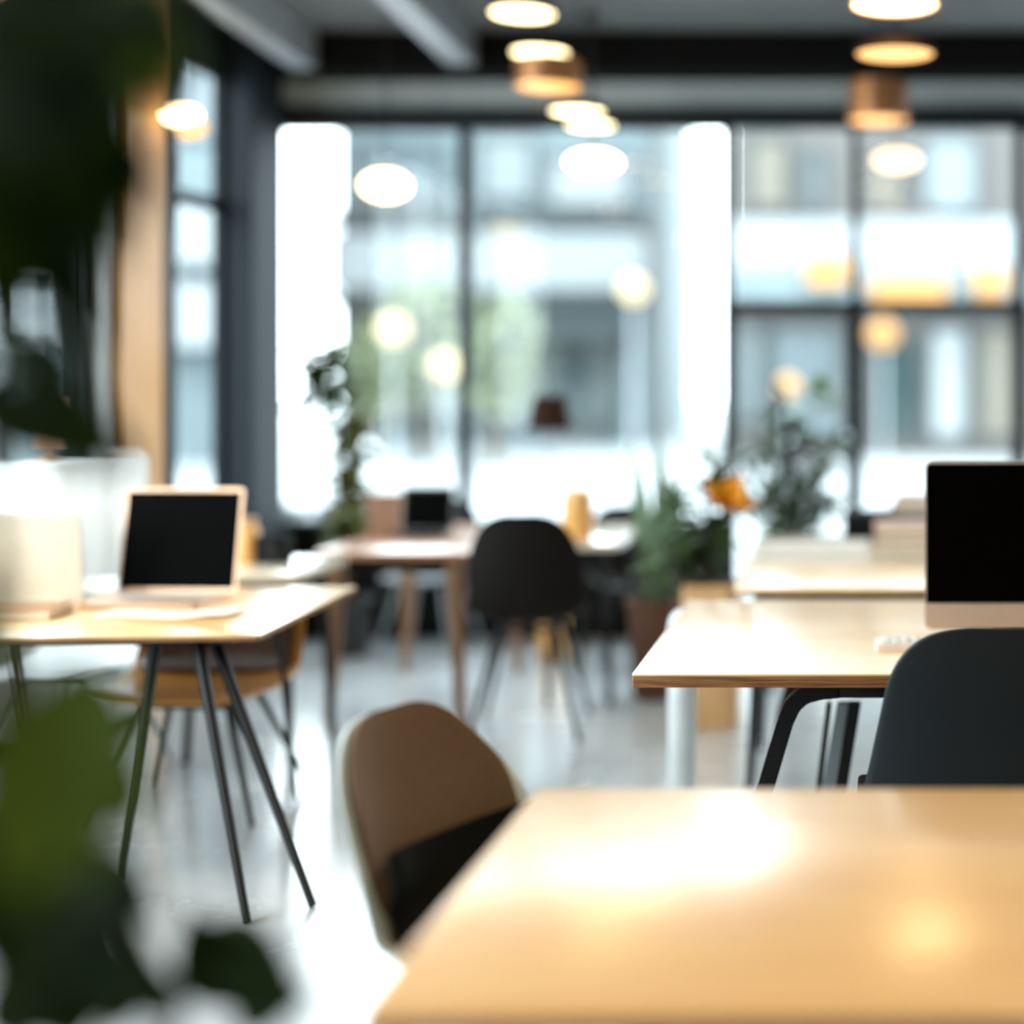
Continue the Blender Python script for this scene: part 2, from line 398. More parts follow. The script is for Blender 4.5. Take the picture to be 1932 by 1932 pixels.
# ------------------------------------------------------------------ nearest table
yn, yf = 1.765, 2.735
xl = -.612; Ht = .73
t = thing('work_table', 'large honey wooden table with glossy top, nearest in the picture', 'table', (0, 0, 0))
TW = 2.4
def top1(b): prism(b, rrect(TW, yf-yn, .018, cx=xl+TW/2, cy=(yn+yf)/2), Ht-.006, Ht, .002)
part('tabletop', top1, M['table'], t)
part('edge_band', lambda b: prism(b, rrect(TW-.001, yf-yn-.001, .018, cx=xl+TW/2, cy=(yn+yf)/2), Ht-.028, Ht-.0062), M['table_edge'], t)
for xx in (xl+.30, xl+TW-.2):
    for yy in (yn+.12, yf-.12):
        part('leg', lambda b: tube(b, [(xx, yy, .0), (xx+(.04 if xx < 0 else -.04), yy, Ht-.05)], [.02, .028]), M['black_metal'], t)
part('rail', lambda b: box(b, (xl+.3, (yn+yf)/2-.04, Ht-.07), (xl+TW-.2, (yn+yf)/2+.04, Ht-.028)), M['black_metal'], t)

# brown chair at its left end
cp = P(815, 1700, 2.82)
make_chair('shell_chair', 'brown cushioned chair with pale rim and dark seat beside the nearest table', 'chair',
           (-.645, 2.76, 0), math.radians(-117), W=.24, prof=[(.24, .43), (.18, .445), (.02, .43), (-.13, .445), (-.19, .50), (-.245, .62), (-.30, .73), (-.34, .838)], mshell=M['chair_rim'], mleg=M['black_metal'], inner=M['chair_brown'], pad=M['pad_dark'], wrap=.07, topr=.40)

# ------------------------------------------------------------------ right desk
dn, df_ = 3.768, 4.99
t = thing('office_desk', 'sharp honey wooden desk with bent black metal legs carrying the big monitor', 'desk', (0, 0, 0))
xd0, xd1 = -.603, 1.35
part('desktop', lambda b: prism(b, rrect(xd1-xd0, df_-dn, .006, cx=(xd0+xd1)/2, cy=(dn+df_)/2), Ht-.005, Ht, .0015), M['table'], t)
part('edge_band', lambda b: prism(b, rrect(xd1-xd0-.001, df_-dn-.001, .006, cx=(xd0+xd1)/2, cy=(dn+df_)/2), Ht-.034, Ht-.0052), M['table_edge'], t)
def bent(y, sx):
    # flattened black bar: rail end, bend, splayed leg
    z1 = Ht-.034
    def fn(b):
        xb = -.075 if sx < 0 else 1.0
        k = sx
        ctrl = [(xb+k*.0, z1-.030), (xb+k*.05, z1-.034), (xb+k*.095, z1-.046), (xb+k*.125, z1-.072), (xb+k*.145, z1-.115), (xb+k*.20, z1-.30), (xb+k*.285, .012)]
        w = .024; rows = []
        for i, (x, z) in enumerate(ctrl):
            a = ctrl[max(i-1, 0)]; c = ctrl[min(i+1, len(ctrl)-1)]
            tx, tz = c[0]-a[0], c[1]-a[1]; L = math.hypot(tx, tz); nx, nz = -tz/L, tx/L
            hw = w*(.95 if i < 4 else (.92 if i < 6 else .6))
            rows.append([b.verts.new((x+s*nx*hw, y+q*.026, z+s*nz*hw)) for s, q in ((-1, -1), (1, -1), (1, 1), (-1, 1))])
        for a, c in zip(rows, rows[1:]):
            for i in range(4): b.faces.new((a[i], a[(i+1) % 4], c[(i+1) % 4], c[i]))
        b.faces.new(rows[0][::-1]); b.faces.new(rows[-1])
        bmesh.ops.bevel(b, geom=[e for e in b.edges], offset=.004, segments=2, affect='EDGES')
    return fn
for yy in (dn+.14, df_-.16):
    for sx in (-1, 1):
        part('leg', bent(yy, sx), M['black_metal'], t, smooth=True)
    part('rail', lambda b: box(b, (-.085, yy-.026, Ht-.034-.052), (1.01, yy+.026, Ht-.034-.006), bev=.003), M['black_metal'], t)
part('mounting_plate', lambda b: box(b, (-.06, dn+.09, Ht-.041), (.99, dn+.19, Ht-.0342)), M['black_metal'], t)
# middle support legs seen under the desk
def strut(px0, py0, px1, py1, d, w, y2):
    a = P(px0, py0, d); c = P(px1, py1, d); dirv = (c-a)/(a.z-c.z); e = a+dirv*(a.z-.01)
    def fn(b):
        for p, q in ((a, e),):
            vs = []
            for pt in (p, q): vs.append([b.verts.new((pt.x+s*w/2, pt.y+r*.02, pt.z)) for s, r in ((-1, -1), (1, -1), (1, 1), (-1, 1))])
            for i in range(4): b.faces.new((vs[0][i], vs[0][(i+1) % 4], vs[1][(i+1) % 4], vs[1][i]))
            b.faces.new(vs[0][::-1]); b.faces.new(vs[1])
    return fn
o = part('brace', strut(1590, 1325, 1562, 1490, 4.35, .034, 0), M['grey_metal'], t, smooth=False); o['label'] = 'grey steel brace'
part('brace', strut(1565, 1325, 1545, 1490, 4.42, .018, 0), M['black_metal'], t, smooth=False)
part('brace', strut(1613, 1325, 1586, 1490, 4.30, .036, 0), M['black_metal'], t, smooth=False)

# monitor
dm = 4.36; s = F/dm
x0 = PX(1745, dm); zt_, zb_ = PZ(872, dm), PZ(1187, dm); zchin = PZ(1137, dm)
Wm = .60
t = thing('desktop_monitor', 'large desktop monitor with black screen and pale metal chin, on the sharp desk', 'monitor', (x0+Wm/2, dm, Ht))
lz = lambda z: z-Ht
def body(b):
    pr = rrect(Wm, zt_-zb_, .022, cx=0, cy=(lz(zt_)+lz(zb_))/2)
    # square the two lower corners by clamping
    a = [b.verts.new((x, -.006, z)) for x, z in pr]; c = [b.verts.new((x*.97, .022, z)) for x, z in pr]
    b.faces.new(a); b.faces.new(c[::-1]); n = len(a)
    for k in range(n): b.faces.new((a[k], a[(k+1) % n], c[(k+1) % n], c[k]))
part('housing', body, M['chin'], t)
def scr(b):
    r = .016; x_ = Wm/2-.0035; z1, z0 = lz(zt_)-.004, lz(zchin)
    o = [(-x_, z0), (x_, z0)]+[(x_-r+r*math.cos(a*PI/16), z1-r+r*math.sin(a*PI/16)) for a in range(9)]+[(-x_+r-r*math.sin(a*PI/16), z1-r+r*math.cos(a*PI/16)) for a in range(9)]
    a = [b.verts.new((x, -.0085, z)) for x, z in o]; c = [b.verts.new((x, -.0055, z)) for x, z in o]
    b.faces.new(a); b.faces.new(c[::-1]); n = len(a)
    for k in range(n): b.faces.new((a[k], a[(k+1) % n], c[(k+1) % n], c[k]))
part('screen', scr, M['screen'], t, smooth=False)
part('stand', lambda b: (box(b, (-.10, -.01, .0), (.10, .15, .008), bev=.003), box(b, (-.09, .022, .004), (.09, .034, .2), rot=Matrix.Rotation(-.15, 4, 'X'))), M['chin'], t)
# keyboard
ka = P(1650, 0, 4.13)
t = thing('keyboard', 'white slim keyboard in front of the big monitor', 'keyboard', (PX(1650, 4.15)+.22, 4.14, Ht))
part('case', lambda b: prism(b, rrect(.44, .125, .014), .0, .017, .004), M['keys'], t)
def keys(b):
    for r in range(5):
        for c in range(15):
            x = -.20+c*.0285; y = -.046+r*.0225
            box(b, (x-.0, y, .017), (x+.0235, y+.018, .0205), bev=.0015)
part('keys', keys, M['white'], t)
# black chair in front
BP = [(.24, .43), (.18, .45), (.02, .435), (-.14, .45), (-.20, .50), (-.235, .62), (-.262, .76), (-.285, .925)]
make_chair('shell_chair', 'black shell chair pulled up to the sharp desk with its back to the camera', 'chair',
           (.285, 3.62, 0), 0, W=.315, mshell=M['chair_black'], mleg=M['black_metal'], prof=BP,
           base=lambda q: 1.0-.30*max(0, (q-.45)/.55)**1.2, wrap=.07, topr=.15, thick=.014)

# ------------------------------------------------------------------ left table
lw = 1.75; ly0, ly1 = 4.32, 5.33
ang = math.radians(3.2)
t = thing('work_table', 'honey table with thin splayed black legs at the left, carrying laptops', 'table', (PX(490, 4.33), 4.33, 0), ang)
part('tabletop', lambda b: prism(b, rrect(lw, .98, .012, cx=-lw/2, cy=.49), Ht-.006, Ht, .002), M['table'], t)
part('edge_band', lambda b: prism(b, rrect(lw-.002, .978, .012, cx=-lw/2, cy=.49), Ht-.018, Ht-.0062), M['table_edge'], t)
ti = Matrix.Translation((PX(490, 4.33), 4.33, 0)) @ Matrix.Rotation(ang, 4, 'Z'); ti = ti.inverted()
def legw(top, foot, r0=.011, r1=.019):
    a = ti @ Vector(top); f = ti @ Vector(foot)
    return lambda b: tube(b, [f, a], [r0, r1])
def onfloor(px, py):
    d = CZ*F/(py-CY); return Vector((PX(px, d), d, 0.005))
hub = [P(297, 1222, 4.5), P(372, 1222, 4.42), P(400, 1218, 4.48)]
for (a, f) in zip(hub, (onfloor(224, 1665), onfloor(466, 1745), onfloor(590, 1712))):
    a = Vector((a.x, a.y, Ht-.02)); part('leg', legw(a, f), M['black_metal'], t)
for dx in (0, .55):
    part('leg', legw((-3.1+dx*.4, 4.95, Ht-.02), (-3.3+dx, 5.1-.3*dx, .005)), M['black_metal'], t)
part('leg', legw((-2.0, 5.0, Ht-.02), (PX(505, 4.9), 5.15, .005), .008, .012), M['black_metal'], t)
part('frame_rail', lambda b: (box(b, (-1.55, .10, Ht-.045), (-.12, .14, Ht-.018)), box(b, (-1.55, .8, Ht-.045), (-.12, .84, Ht-.018)), box(b, (-.35, .10, Ht-.046), (-.31, .84, Ht-.019)), box(b, (-1.5, .10, Ht-.046), (-1.46, .84, Ht-.019))), M['black_metal'], t)

def make_laptop(label, loc, rz, w, dpt, h, tilt, mbody, mscreen, mkeys=None, group=None):
    """tilt: lean of the lid back from vertical; local -y faces the user"""
    t = thing('laptop', label, 'laptop', loc, rz, group)
    part('base', lambda b: prism(b, rrect(w, dpt, .015, cy=-dpt/2), .003, .017, .003), mbody, t)
    def kb(b):
        for r in range(5):
            for c in range(13):
                x = -w*.43+c*w*.0667; y = -dpt*.12-r*dpt*.10
                box(b, (x, y-dpt*.08, .017), (x+w*.056, y, .0185))
    part('keys', kb, mkeys or M['pad_dark'], t)
    part('trackpad', lambda b: prism(b, rrect(w*.3, dpt*.28, .006, cy=-dpt*.8), .017, .0178), mbody, t)
    R = Matrix.Translation((0, -.002, .018)) @ Matrix.Rotation(-tilt, 4, 'X')
    def lid(b):
        o = rrect(w, h, .015, cy=h/2)
        a = [b.verts.new(R @ Vector((x, -.0035, z))) for x, z in o]; c = [b.verts.new(R @ Vector((x, .0045, z))) for x, z in o]
        b.faces.new(a); b.faces.new(c[::-1]); n = len(a)
        for k in range(n): b.faces.new((a[k], a[(k+1) % n], c[(k+1) % n], c[k]))
    l = part('lid', lid, mbody, t)
    def sc(b):
        vs = [R @ Vector((x, y, z)) for y in (-.0065, -.0035) for x, z in ((-w/2+.010, .012), (w/2-.010, .012), (w/2-.010, h-.014), (-w/2+.010, h-.014))]
        v = [b.verts.new(q) for q in vs]
        b.faces.new(v[:4]); b.faces.new(v[4:][::-1])
        for k in range(4): b.faces.new((v[k], v[(k+1) % 4], v[4+(k+1) % 4], v[4+k]))
    part('screen', sc, mscreen, t, smooth=False)
    part('hinge', lambda b: tube(b, [(-w*.35, 0, .016), (w*.35, 0, .016)], .006), mbody, t)
    return t
make_laptop('open rose metal laptop with large black screen on the left table', (-2.36, 5.06, Ht), math.radians(-3), .415, .27, .355, math.radians(10), M['rose'], M['screen'], M['aluminium'])
make_laptop('pale beige laptop seen from behind its lid, left of the black-screened laptop', (-2.815, 4.90, Ht), math.radians(181), .44, .25, .285, math.radians(6), M['beige'], M['screen'])
t = thing('notebook', 'tan covered notebook lying at the left end of the left table', 'notebook', (PX(22, 4.62), 4.66, Ht), .1)
part('cover', lambda b: (box(b, (-.13, -.09, 0.001), (.13, .09, .005), bev=.001), box(b, (-.13, -.09, .026), (.13, .09, .030), bev=.001), box(b, (-.132, -.09, .001), (-.128, .09, .03))), M['tan_cover'], t)
part('pages', lambda b: box(b, (-.127, -.087, .005), (.125, .087, .026)), M['pages'], t)
def sheet(b):
    N = 14; r = []
    for i in range(N+1):
        u = i/N; r.append([b.verts.new((-.22+.44*u, y, .003+.012*max(0, u-.55)*2*math.sin((u-.55)*5)+.002*math.sin(u*9))) for y in (-.07, .0, .07)])
    for a, c in zip(r, r[1:]):
        for k in range(2): b.faces.new((a[k], a[k+1], c[k+1], c[k]))
o = thing('paper_sheet', 'loose cream paper with curling corner in front of the black-screened laptop', 'paper', (PX(300, 4.6), 4.69, Ht), -.05)
part('sheet', sheet, M['paper'], o, mods=(('SOLIDIFY', dict(thickness=.0012)),))

# chair behind the left table
AP = [(.25, .400), (.20, .415), (.03, .395), (-.14, .42), (-.20, .48), (-.235, .58), (-.255, .64), (-.27, .70)]
t = make_chair('shell_chair', 'amber plywood bucket chair tucked under the left table', 'chair', (PX(352, 5.02), 5.12, 0), math.radians(180), W=.30,
               mshell=M['chair_amber'], mleg=M['black_metal'], prof=AP, wrap=.05, topr=.15, legz=.37)
part('back_cushion', lambda b: shell_grid(b, .27, AP[3:], lambda q: 1.0-.12*q, .05, off=.02), M['brown_leather'], t, mods=(('SOLIDIFY', dict(thickness=.016, offset=-1)),))['label'] = 'brown leather back cushion'
make_chair('shell_chair', 'white shell chair behind the left table, showing low at the left edge', 'chair', (PX(125, 5.4), 5.47, 0), math.radians(172), W=.23,
           mshell=M['chair_white'], mleg=M['grey_metal'], prof=AP, legz=.37)

# ------------------------------------------------------------------ far tables
def simple_table(label, x0, x1, y0, y1, mtop, mleg, th=.03, legs='taper', h=Ht, ins=.05):
    t = thing('work_table', label, 'table', ((x0+x1)/2, (y0+y1)/2, 0)); w, d = x1-x0, y1-y0
    part('tabletop', lambda b: prism(b, rrect(w, d, .02), h-th, h, .003), mtop, t)
    for sx in (-1, 1):
        for sy in (-1, 1):
            r = (.022, .040) if legs == 'taper' else (.016, .016)
            part('leg', lambda b: tube(b, [(sx*(w/2-ins), sy*(d/2-ins), 0.0), (sx*(w/2-ins-.03), sy*(d/2-ins-.03), h-th)], list(r)), mleg, t)
    part('apron', lambda b: box(b, (-w/2+.08, -d/2+.07, h-th-.06), (w/2-.08, -d/2+.09, h-th)), M['black_metal'], t)
    part('apron', lambda b: box(b, (-w/2+.08, d/2-.09, h-th-.06), (w/2-.08, d/2-.07, h-th)), M['black_metal'], t)
    return t
simple_table('brown topped table with oak legs, carrying the small far laptop', -2.36, -1.70, 6.30, 7.45, M['table_brown'], M['oak_dark'])
simple_table('small pale table just behind the black-screened laptop', -2.66, -2.16, 5.62, 6.16, M['table_pale'], M['black_metal'], legs='t')
simple_table('white table behind the dark shell chair, carrying the amber vase', -1.50, -1.12, 6.64, 7.5, M['table_pale'], M['black_metal'], legs='t')
simple_table('honey table directly behind the sharp desk', -.48, 1.4, 5.28, 5.93, M['table'], M['black_metal'], legs='t', th=.02)
simple_table('pale table behind the honey one, piled with books', -.52, 1.4, 6.02, 7.0, M['table_pale'], M['black_metal'], legs='t', th=.03)

make_laptop('small dark laptop open on the brown topped far table', (PX(806, 7.0), 7.0, Ht), 0, .245, .18, .21, math.radians(8), M['pot_black'], M['screen'])
t = thing('storage_box', 'brown cardboard box beside the small far laptop', 'box', (PX(722, 7.0), 7.05, Ht))
part('body', lambda b: box(b, (-.07, -.05, 0), (.07, .05, .16), bev=.004), M['cardboard'], t)
part('lid', lambda b: box(b, (-.074, -.054, .16), (.074, .054, .19), bev=.004), M['cardboard'], t)
t = thing('jar', 'amber jar on the small pale table', 'jar', (PX(466, 6.0), 6.0, Ht))
part('body', lambda b: lathe(b, [(0, 0), (.045, 0), (.05, .01), (.05, .12), (.035, .15), (0, .15)]), M['amber'], t)
part('lid', lambda b: lathe(b, [(0, .15), (.038, .15), (.038, .175), (0, .178)]), M['oak'], t)
t = thing('speaker', 'small black speaker on the small pale table', 'speaker', (PX(518, 5.98), 5.98, Ht))
part('enclosure', lambda b: box(b, (-.06, -.05, 0), (.06, .05, .11), bev=.008), M['pad_dark'], t)
part('cone', lambda b: lathe(b, [(0, 0), (.03, .0), (.035, .006), (.038, .0)], c=(0, 0, 0)), M['black_metal'], t).matrix_local = Matrix.Translation((0, -.051, .055)) @ Matrix.Rotation(PI/2, 4, 'X')
# dark chair in front of far table
make_chair('shell_chair', 'dark shell chair in the middle distance with its back to the camera', 'chair', (PX(978, 6.0), 6.22, 0), math.radians(6), W=.215,
           mshell=M['chair_dark'], mleg=M['black_metal'], scale=1.08, wrap=.08, topr=.3)
make_chair('shell_chair', 'dark shell chair facing the camera behind the brown topped table', 'chair', (PX(800, 7.8), 7.9, 0), math.radians(175), W=.215,
           mshell=M['chair_black'], mleg=M['grey_metal'], topr=.3, prof=[(a, b*.93) for a, b in PROF])
make_chair('shell_chair', 'dark shell chair right of the middle one, facing the far window', 'chair', (PX(1135, 6.9), 7.8, 0), math.radians(-160), W=.215,
           mshell=M['chair_dark'], mleg=M['black_metal'], topr=.3, prof=[(a, b*.9) for a, b in PROF])
t = thing('waste_bin', 'tall white bin peeking past the left corner of the sharp desk', 'bin', (PX(1287, 5.14), 5.14, 0))
part('body', lambda b: lathe(b, [(0, 0), (.040, 0), (.046, .01), (.050, .60), (.046, .60), (.042, .02), (0, .02)]), M['chair_white'], t)
part('lid', lambda b: lathe(b, [(0, .675), (.025, .668), (.042, .645), (.050, .6005), (0, .6005)]), M['chair_white'], t)
# amber vase, round wooden stool
t = thing('vase', 'amber cylindrical vase on the white far table', 'vase', (PX(1090, 6.85), 6.85, Ht))
part('body', lambda b: lathe(b, [(0, 0), (.062, 0), (.072, .015), (.074, .17), (.064, .215), (.05, .225), (.045, .21), (.06, .16), (.058, .02), (0, .015)]), M['amber'], t)
t = thing('floor_lantern', 'narrow amber column lantern standing on the floor under the far tables', 'lantern', (PX(1043, 7.4), 5.98+.0, 0))
t.location = (PX(1043, 7.7), 7.7, 0)
t.location = onfloor(1043, 1243)
part('body', lambda b: lathe(b, [(0, 0), (.06, 0), (.075, .012), (.078, .27), (.06, .318), (.03, .335), (0, .338)]), M['amber'], t)
part('collar', lambda b: lathe(b, [(.079, .03), (.081, .03), (.081, .045), (.079, .045)]), M['oak'], t)
# lamp with brown shade
dl = 7.3
t = thing('table_lamp', 'thin stemmed lamp with dark brown tapered shade before the far window', 'lamp', (PX(1037, dl), dl, Ht))
part('base', lambda b: lathe(b, [(0, 0), (.06, 0), (.06, .01), (.01, .02), (0, .02)]), M['black_metal'], t)
part('stem', lambda b: tube(b, [(0, 0, .015), (0, 0, PZ(775, dl)-Ht)], .004), M['grey_metal'], t)
zz0, zz1 = PZ(806, dl)-Ht, PZ(750, dl)-Ht
part('lamp_shade', lambda b: lathe(b, [(.108, zz0-.01), (.078, zz1+.01), (.074, zz1+.01), (.104, zz0-.01), (.108, zz0-.01)]), M['shade_brown'], t)
part('spider', lambda b: tube(b, [(-.075, 0, zz1), (.075, 0, zz1)], .003), M['grey_metal'], t)

# books
def book(px, d, z, w, dep, th, m, rz, label, group=None):
    t = thing('book', label, 'book', (PX(px, d), d, z), rz, group)
    part('cover', lambda b: (box(b, (-w/2, -dep/2, 0), (w/2, dep/2, .003)), box(b, (-w/2, -dep/2, th-.003), (w/2, dep/2, th)), box(b, (-w/2, -dep/2, .003), (-w/2+.003, dep/2, th-.003))), m, t, smooth=False)
    part('pages', lambda b: box(b, (-w/2+.004, -dep/2+.004, .0032), (w/2-.004, dep/2-.004, th-.0032)), M['pages'], t, smooth=False)
z = Ht
for i, (w, th, m, rz, lb) in enumerate((
    (.30, .034, M['book_cream'], .05, 'cream book at the bottom of the pile on the pale table'),
    (.27, .030, M['book_pink'], -.06, 'dusty pink book second from the bottom of the pile'),
    (.25, .036, M['book_brown'], .03, 'brown book third up in the pile beside the monitor'),
    (.24, .032, M['book_pink'], .09, 'dusty pink book on top of the pile left of the monitor'))):
    book(1708, 6.2, z+.0005, w, .2, th, m, rz, lb, 'books piled on the pale table'); z += th+.001
t = thing('printer', 'low black printer on the pale table behind the books', 'printer', (PX(1700, 6.72), 6.72, Ht))
part('body', lambda b: box(b, (-.26, -.12, 0), (.26, .14, .135), bev=.012), M['pad_dark'], t)
part('paper_tray', lambda b: box(b, (-.15, -.17, .02), (.15, -.12, .03), bev=.003), M['black_metal'], t)
book(1745, 6.7, Ht+.1355, .30, .21, .042, M['book_brown'], .02, 'thick brown book lying on the black printer', 'books on the black printer')
book(1748, 6.7, Ht+.179, .27, .19, .034, M['book_pink'], -.05, 'dusty pink book topping the black printer', 'books on the black printer')
t = thing('document_tray', 'long low white tray of papers along the pale table', 'tray', (PX(1532, 6.2), 6.27, Ht))
part('tray', lambda b: (box(b, (-.24, -.13, 0), (.24, .13, .008)), box(b, (-.24, -.13, .008), (.24, -.122, .045)), box(b, (-.24, .122, .008), (.24, .13, .045)), box(b, (-.24, -.122, .008), (-.232, .122, .045)), box(b, (.232, -.122, .008), (.24, .122, .045))), M['white'], t, smooth=False)
part('papers', lambda b: box(b, (-.22, -.115, .009), (.22, .115, .035)), M['book_cream'], t, smooth=False)

# white cabinet and peach lamp by the side window
t = thing('cabinet', 'white lacquered cabinet against the side window at the left edge', 'cabinet', (-3.18, 6.0, 0))
part('body', lambda b: box(b, (-.24, -.30, .06), (.06, .38, 1.15), bev=.006), M['white'], t)
for k in (-.13, .21):
    d_ = part('door', lambda b: box(b, (.0605, k-.165, .08), (.078, k+.165, 1.13), bev=.003), M['white'], t)
    part('handle', lambda b: tube(b, [(.079, k+.12, .55), (.095, k+.12, .56), (.095, k+.12, .66), (.079, k+.12, .67)], .005), M['grey_metal'], d_)
part('plinth', lambda b: box(b, (-.22, -.28, 0), (.04, .36, .06)), M['beam_dark'], t)
t = thing('table_lamp', 'small lamp with glowing peach shade on the white cabinet', 'lamp', (PX(102, 6.15), 6.12, 1.1505))
part('base', lambda b: lathe(b, [(0, 0), (.04, 0), (.04, .01), (.012, .02), (.01, .06), (0, .06)]), M['oak'], t)
part('lamp_shade', lambda b: lathe(b, [(.055, .05), (.048, .23), (.044, .23), (.051, .05), (.055, .05)]), M['glow_peach'], t)

# ------------------------------------------------------------------ plants
def leaf_mesh(b, base, dirv, up, L, W, bend=.25, n=6, fold=.12):
    """a pointed oval leaf blade from base along dirv"""
    dirv = dirv.normalized(); side = dirv.cross(up)
    if side.length < 1e-3: side = Vector((1, 0, 0))
    side.normalize(); nrm = side.cross(dirv).normalized()
    rows = []
    for i in range(n+1):
        u = i/n
        w = W*math.sin(PI*min(1, u**.8*.98+.02))**.8*.5
        if i == n: w = .0005
        c = base+dirv*(L*u)-nrm*(bend*L*u*u)
        rows.append([b.verts.new(c+side*(w*k)+nrm*(abs(k)*w*fold*2)) for k in (-1, -.5, 0, .5, 1)])
    for a, c in zip(rows, rows[1:]):
        for k in range(4): b.faces.new((a[k], a[k+1], c[k+1], c[k]))
def pot(t, r, h, m, rim=.012):
    part('pot', lambda b: lathe(b, [(0, 0), (r*.78, 0), (r*.82, .01), (r, h-.03), (r+rim, h-.03), (r+rim, h), (r-.008, h), (r-.02, h-.05), (0, h-.05)]), m, t)
    part('soil', lambda b: lathe(b, [(0, h-.035), (r-.014, h-.035), (r-.02, h-.06), (0, h-.06)]), M['soil'], t)
def bush(t, stems, mleaf, L, W, per, spread=.6, mstem=None, flop=.3, rnd=None):
    """stems: list of polylines in local space; leaves grow along them"""
    rnd = rnd or random.Random(3)
    def st(b):
        for s in stems:
            n = len(s); tube(b, s, [.009*(1-.6*i/(n-1)) for i in range(n)], 8)
    part('stem', st, mstem or M['bark'], t)
    def fo(b):
        for s in stems:
            s = [Vector(q) for q in s]
            for k in range(per):
                u = .25+.75*(k+rnd.random())/per; q = u*(len(s)-1); i = min(int(q), len(s)-2)
                p = s[i].lerp(s[i+1], q-i)
                a = rnd.uniform(0, 2*PI); e = rnd.uniform(-.3, .9)
                d = Vector((math.cos(a)*math.cos(e), math.sin(a)*math.cos(e), math.sin(e)))
                leaf_mesh(b, p, d, Vector((0, 0, 1)), L*rnd.uniform(.7, 1.2), W*rnd.uniform(.7, 1.2), flop, 5)
    part('foliage', fo, mleaf, t)
rnd = random.Random(11)
# tall plant by left of far window
dp = 7.85
t = thing('potted_plant', 'tall slim potted plant before the left far window', 'plant', (PX(655, dp), dp, 0))
bx = PX(655, dp)
pot(t, .14, .30, M['pot_black'])
bush(t, [[(0, 0, .25), (.01, 0, .7), (.0, .0, 1.0), (.02, .02, 1.25)], [(0, 0, .25), (.04, 0, .7), (.03, .02, 1.1)], [(.02, 0, .3), (-.03, 0, .8), (.05, 0, 1.2)]], M['leaf_olive'], .18, .09, 46, rnd=random.Random(5))
def hi(b):
    tube(b, [(0, 0, 1.0), (-.05, 0, 1.25), (-.10, 0, 1.42)], [.006, .005, .003], 8)
part('branch', hi, M['bark'], t)
def cl(b):
    rnd = random.Random(8)
    for k in range(170):
        p = Vector((PX(612, dp)-bx+rnd.gauss(0, .07), rnd.gauss(0, .05), PZ(715, dp)+rnd.gauss(0, .11)))
        a = rnd.uniform(0, 2*PI); leaf_mesh(b, p, Vector((math.cos(a), math.sin(a), rnd.uniform(-.5, .8))), Vector((0, 0, 1)), .13, .07, .3, 5)
part('foliage', cl, M['leaf'], t)
# wooden planter with drooping plant and orange flower
dq = 6.56
t = thing('potted_plant', 'leafy plant with orange flower in a tall wooden planter behind the sharp desk', 'plant', (PX(1343, 6.32), 6.32, 0))
bx = t.location.x; dq = 6.32
hpl = .60
part('planter', lambda b: prism(b, rrect(.235, .235, .05), 0, hpl, .006), M['planter'], t)
part('soil', lambda b: prism(b, rrect(.20, .20, .04), hpl, hpl+.006), M['soil'], t)
def tip(px, py, dy=0): return (PX(px, dq+dy)-bx, dy, PZ(py, dq+dy))
st = []
for px, py, dy in ((1215, 1090, -.1), (1250, 1040, -.05), (1262, 960, 0), (1300, 1000, .05), (1320, 930, -.05), (1345, 900, 0), (1375, 960, 0), (1290, 1060, .0), (1350, 1000, -.1)):
    e = Vector(tip(px, py, dy)); st.append([(0, 0, hpl), (e.x*.3, e.y*.3, hpl+(e.z-hpl)*.6), (e.x*.75, e.y*.8, max(e.z, hpl)+.05), e])
bush(t, st, M['leaf'], .16, .06, 11, rnd=rnd, flop=.4)
fc = Vector(tip(1372, 945, -.08))
def fl(b):
    for k in range(9):
        a = k*2.4; leaf_mesh(b, fc, Vector((math.cos(a)*.5, math.sin(a)*.5-.2, .9-.12*k)), Vector((0, -1, .2)), .13, .075, .1, 6)
part('flower', fl, M['flower'], t)['label'] = 'orange flower'
part('flower_stem', lambda b: tube(b, [(0, 0, hpl), (fc.x*.6, fc.y*.5, .72), fc], .006), M['leaf'], t)
# dark pot spiky plant
dd = 6.85
t = thing('potted_plant', 'spiky grey-green plant in a terracotta pot left of the wooden planter', 'plant', (PX(1238, dd), dd, 0))
bx = t.location.x
pot(t, .13, .45, M['terracotta'])
def sp(b):
    for px, py in ((1185, 830), (1205, 860), (1235, 800), (1250, 845), (1268, 880), (1290, 860), (1300, 910), (1215, 930), (1255, 930), (1240, 900)):
        e = Vector((PX(px, dd)-bx, rnd.uniform(-.1, .1), PZ(py, dd))); b0 = Vector((rnd.uniform(-.03, .03), 0, .40))
        leaf_mesh(b, b0, e-b0, Vector((rnd.uniform(-.5, .5), -1, .1)), (e-b0).length, .055, .03, 10)
part('foliage', sp, M['leaf_grey'], t)
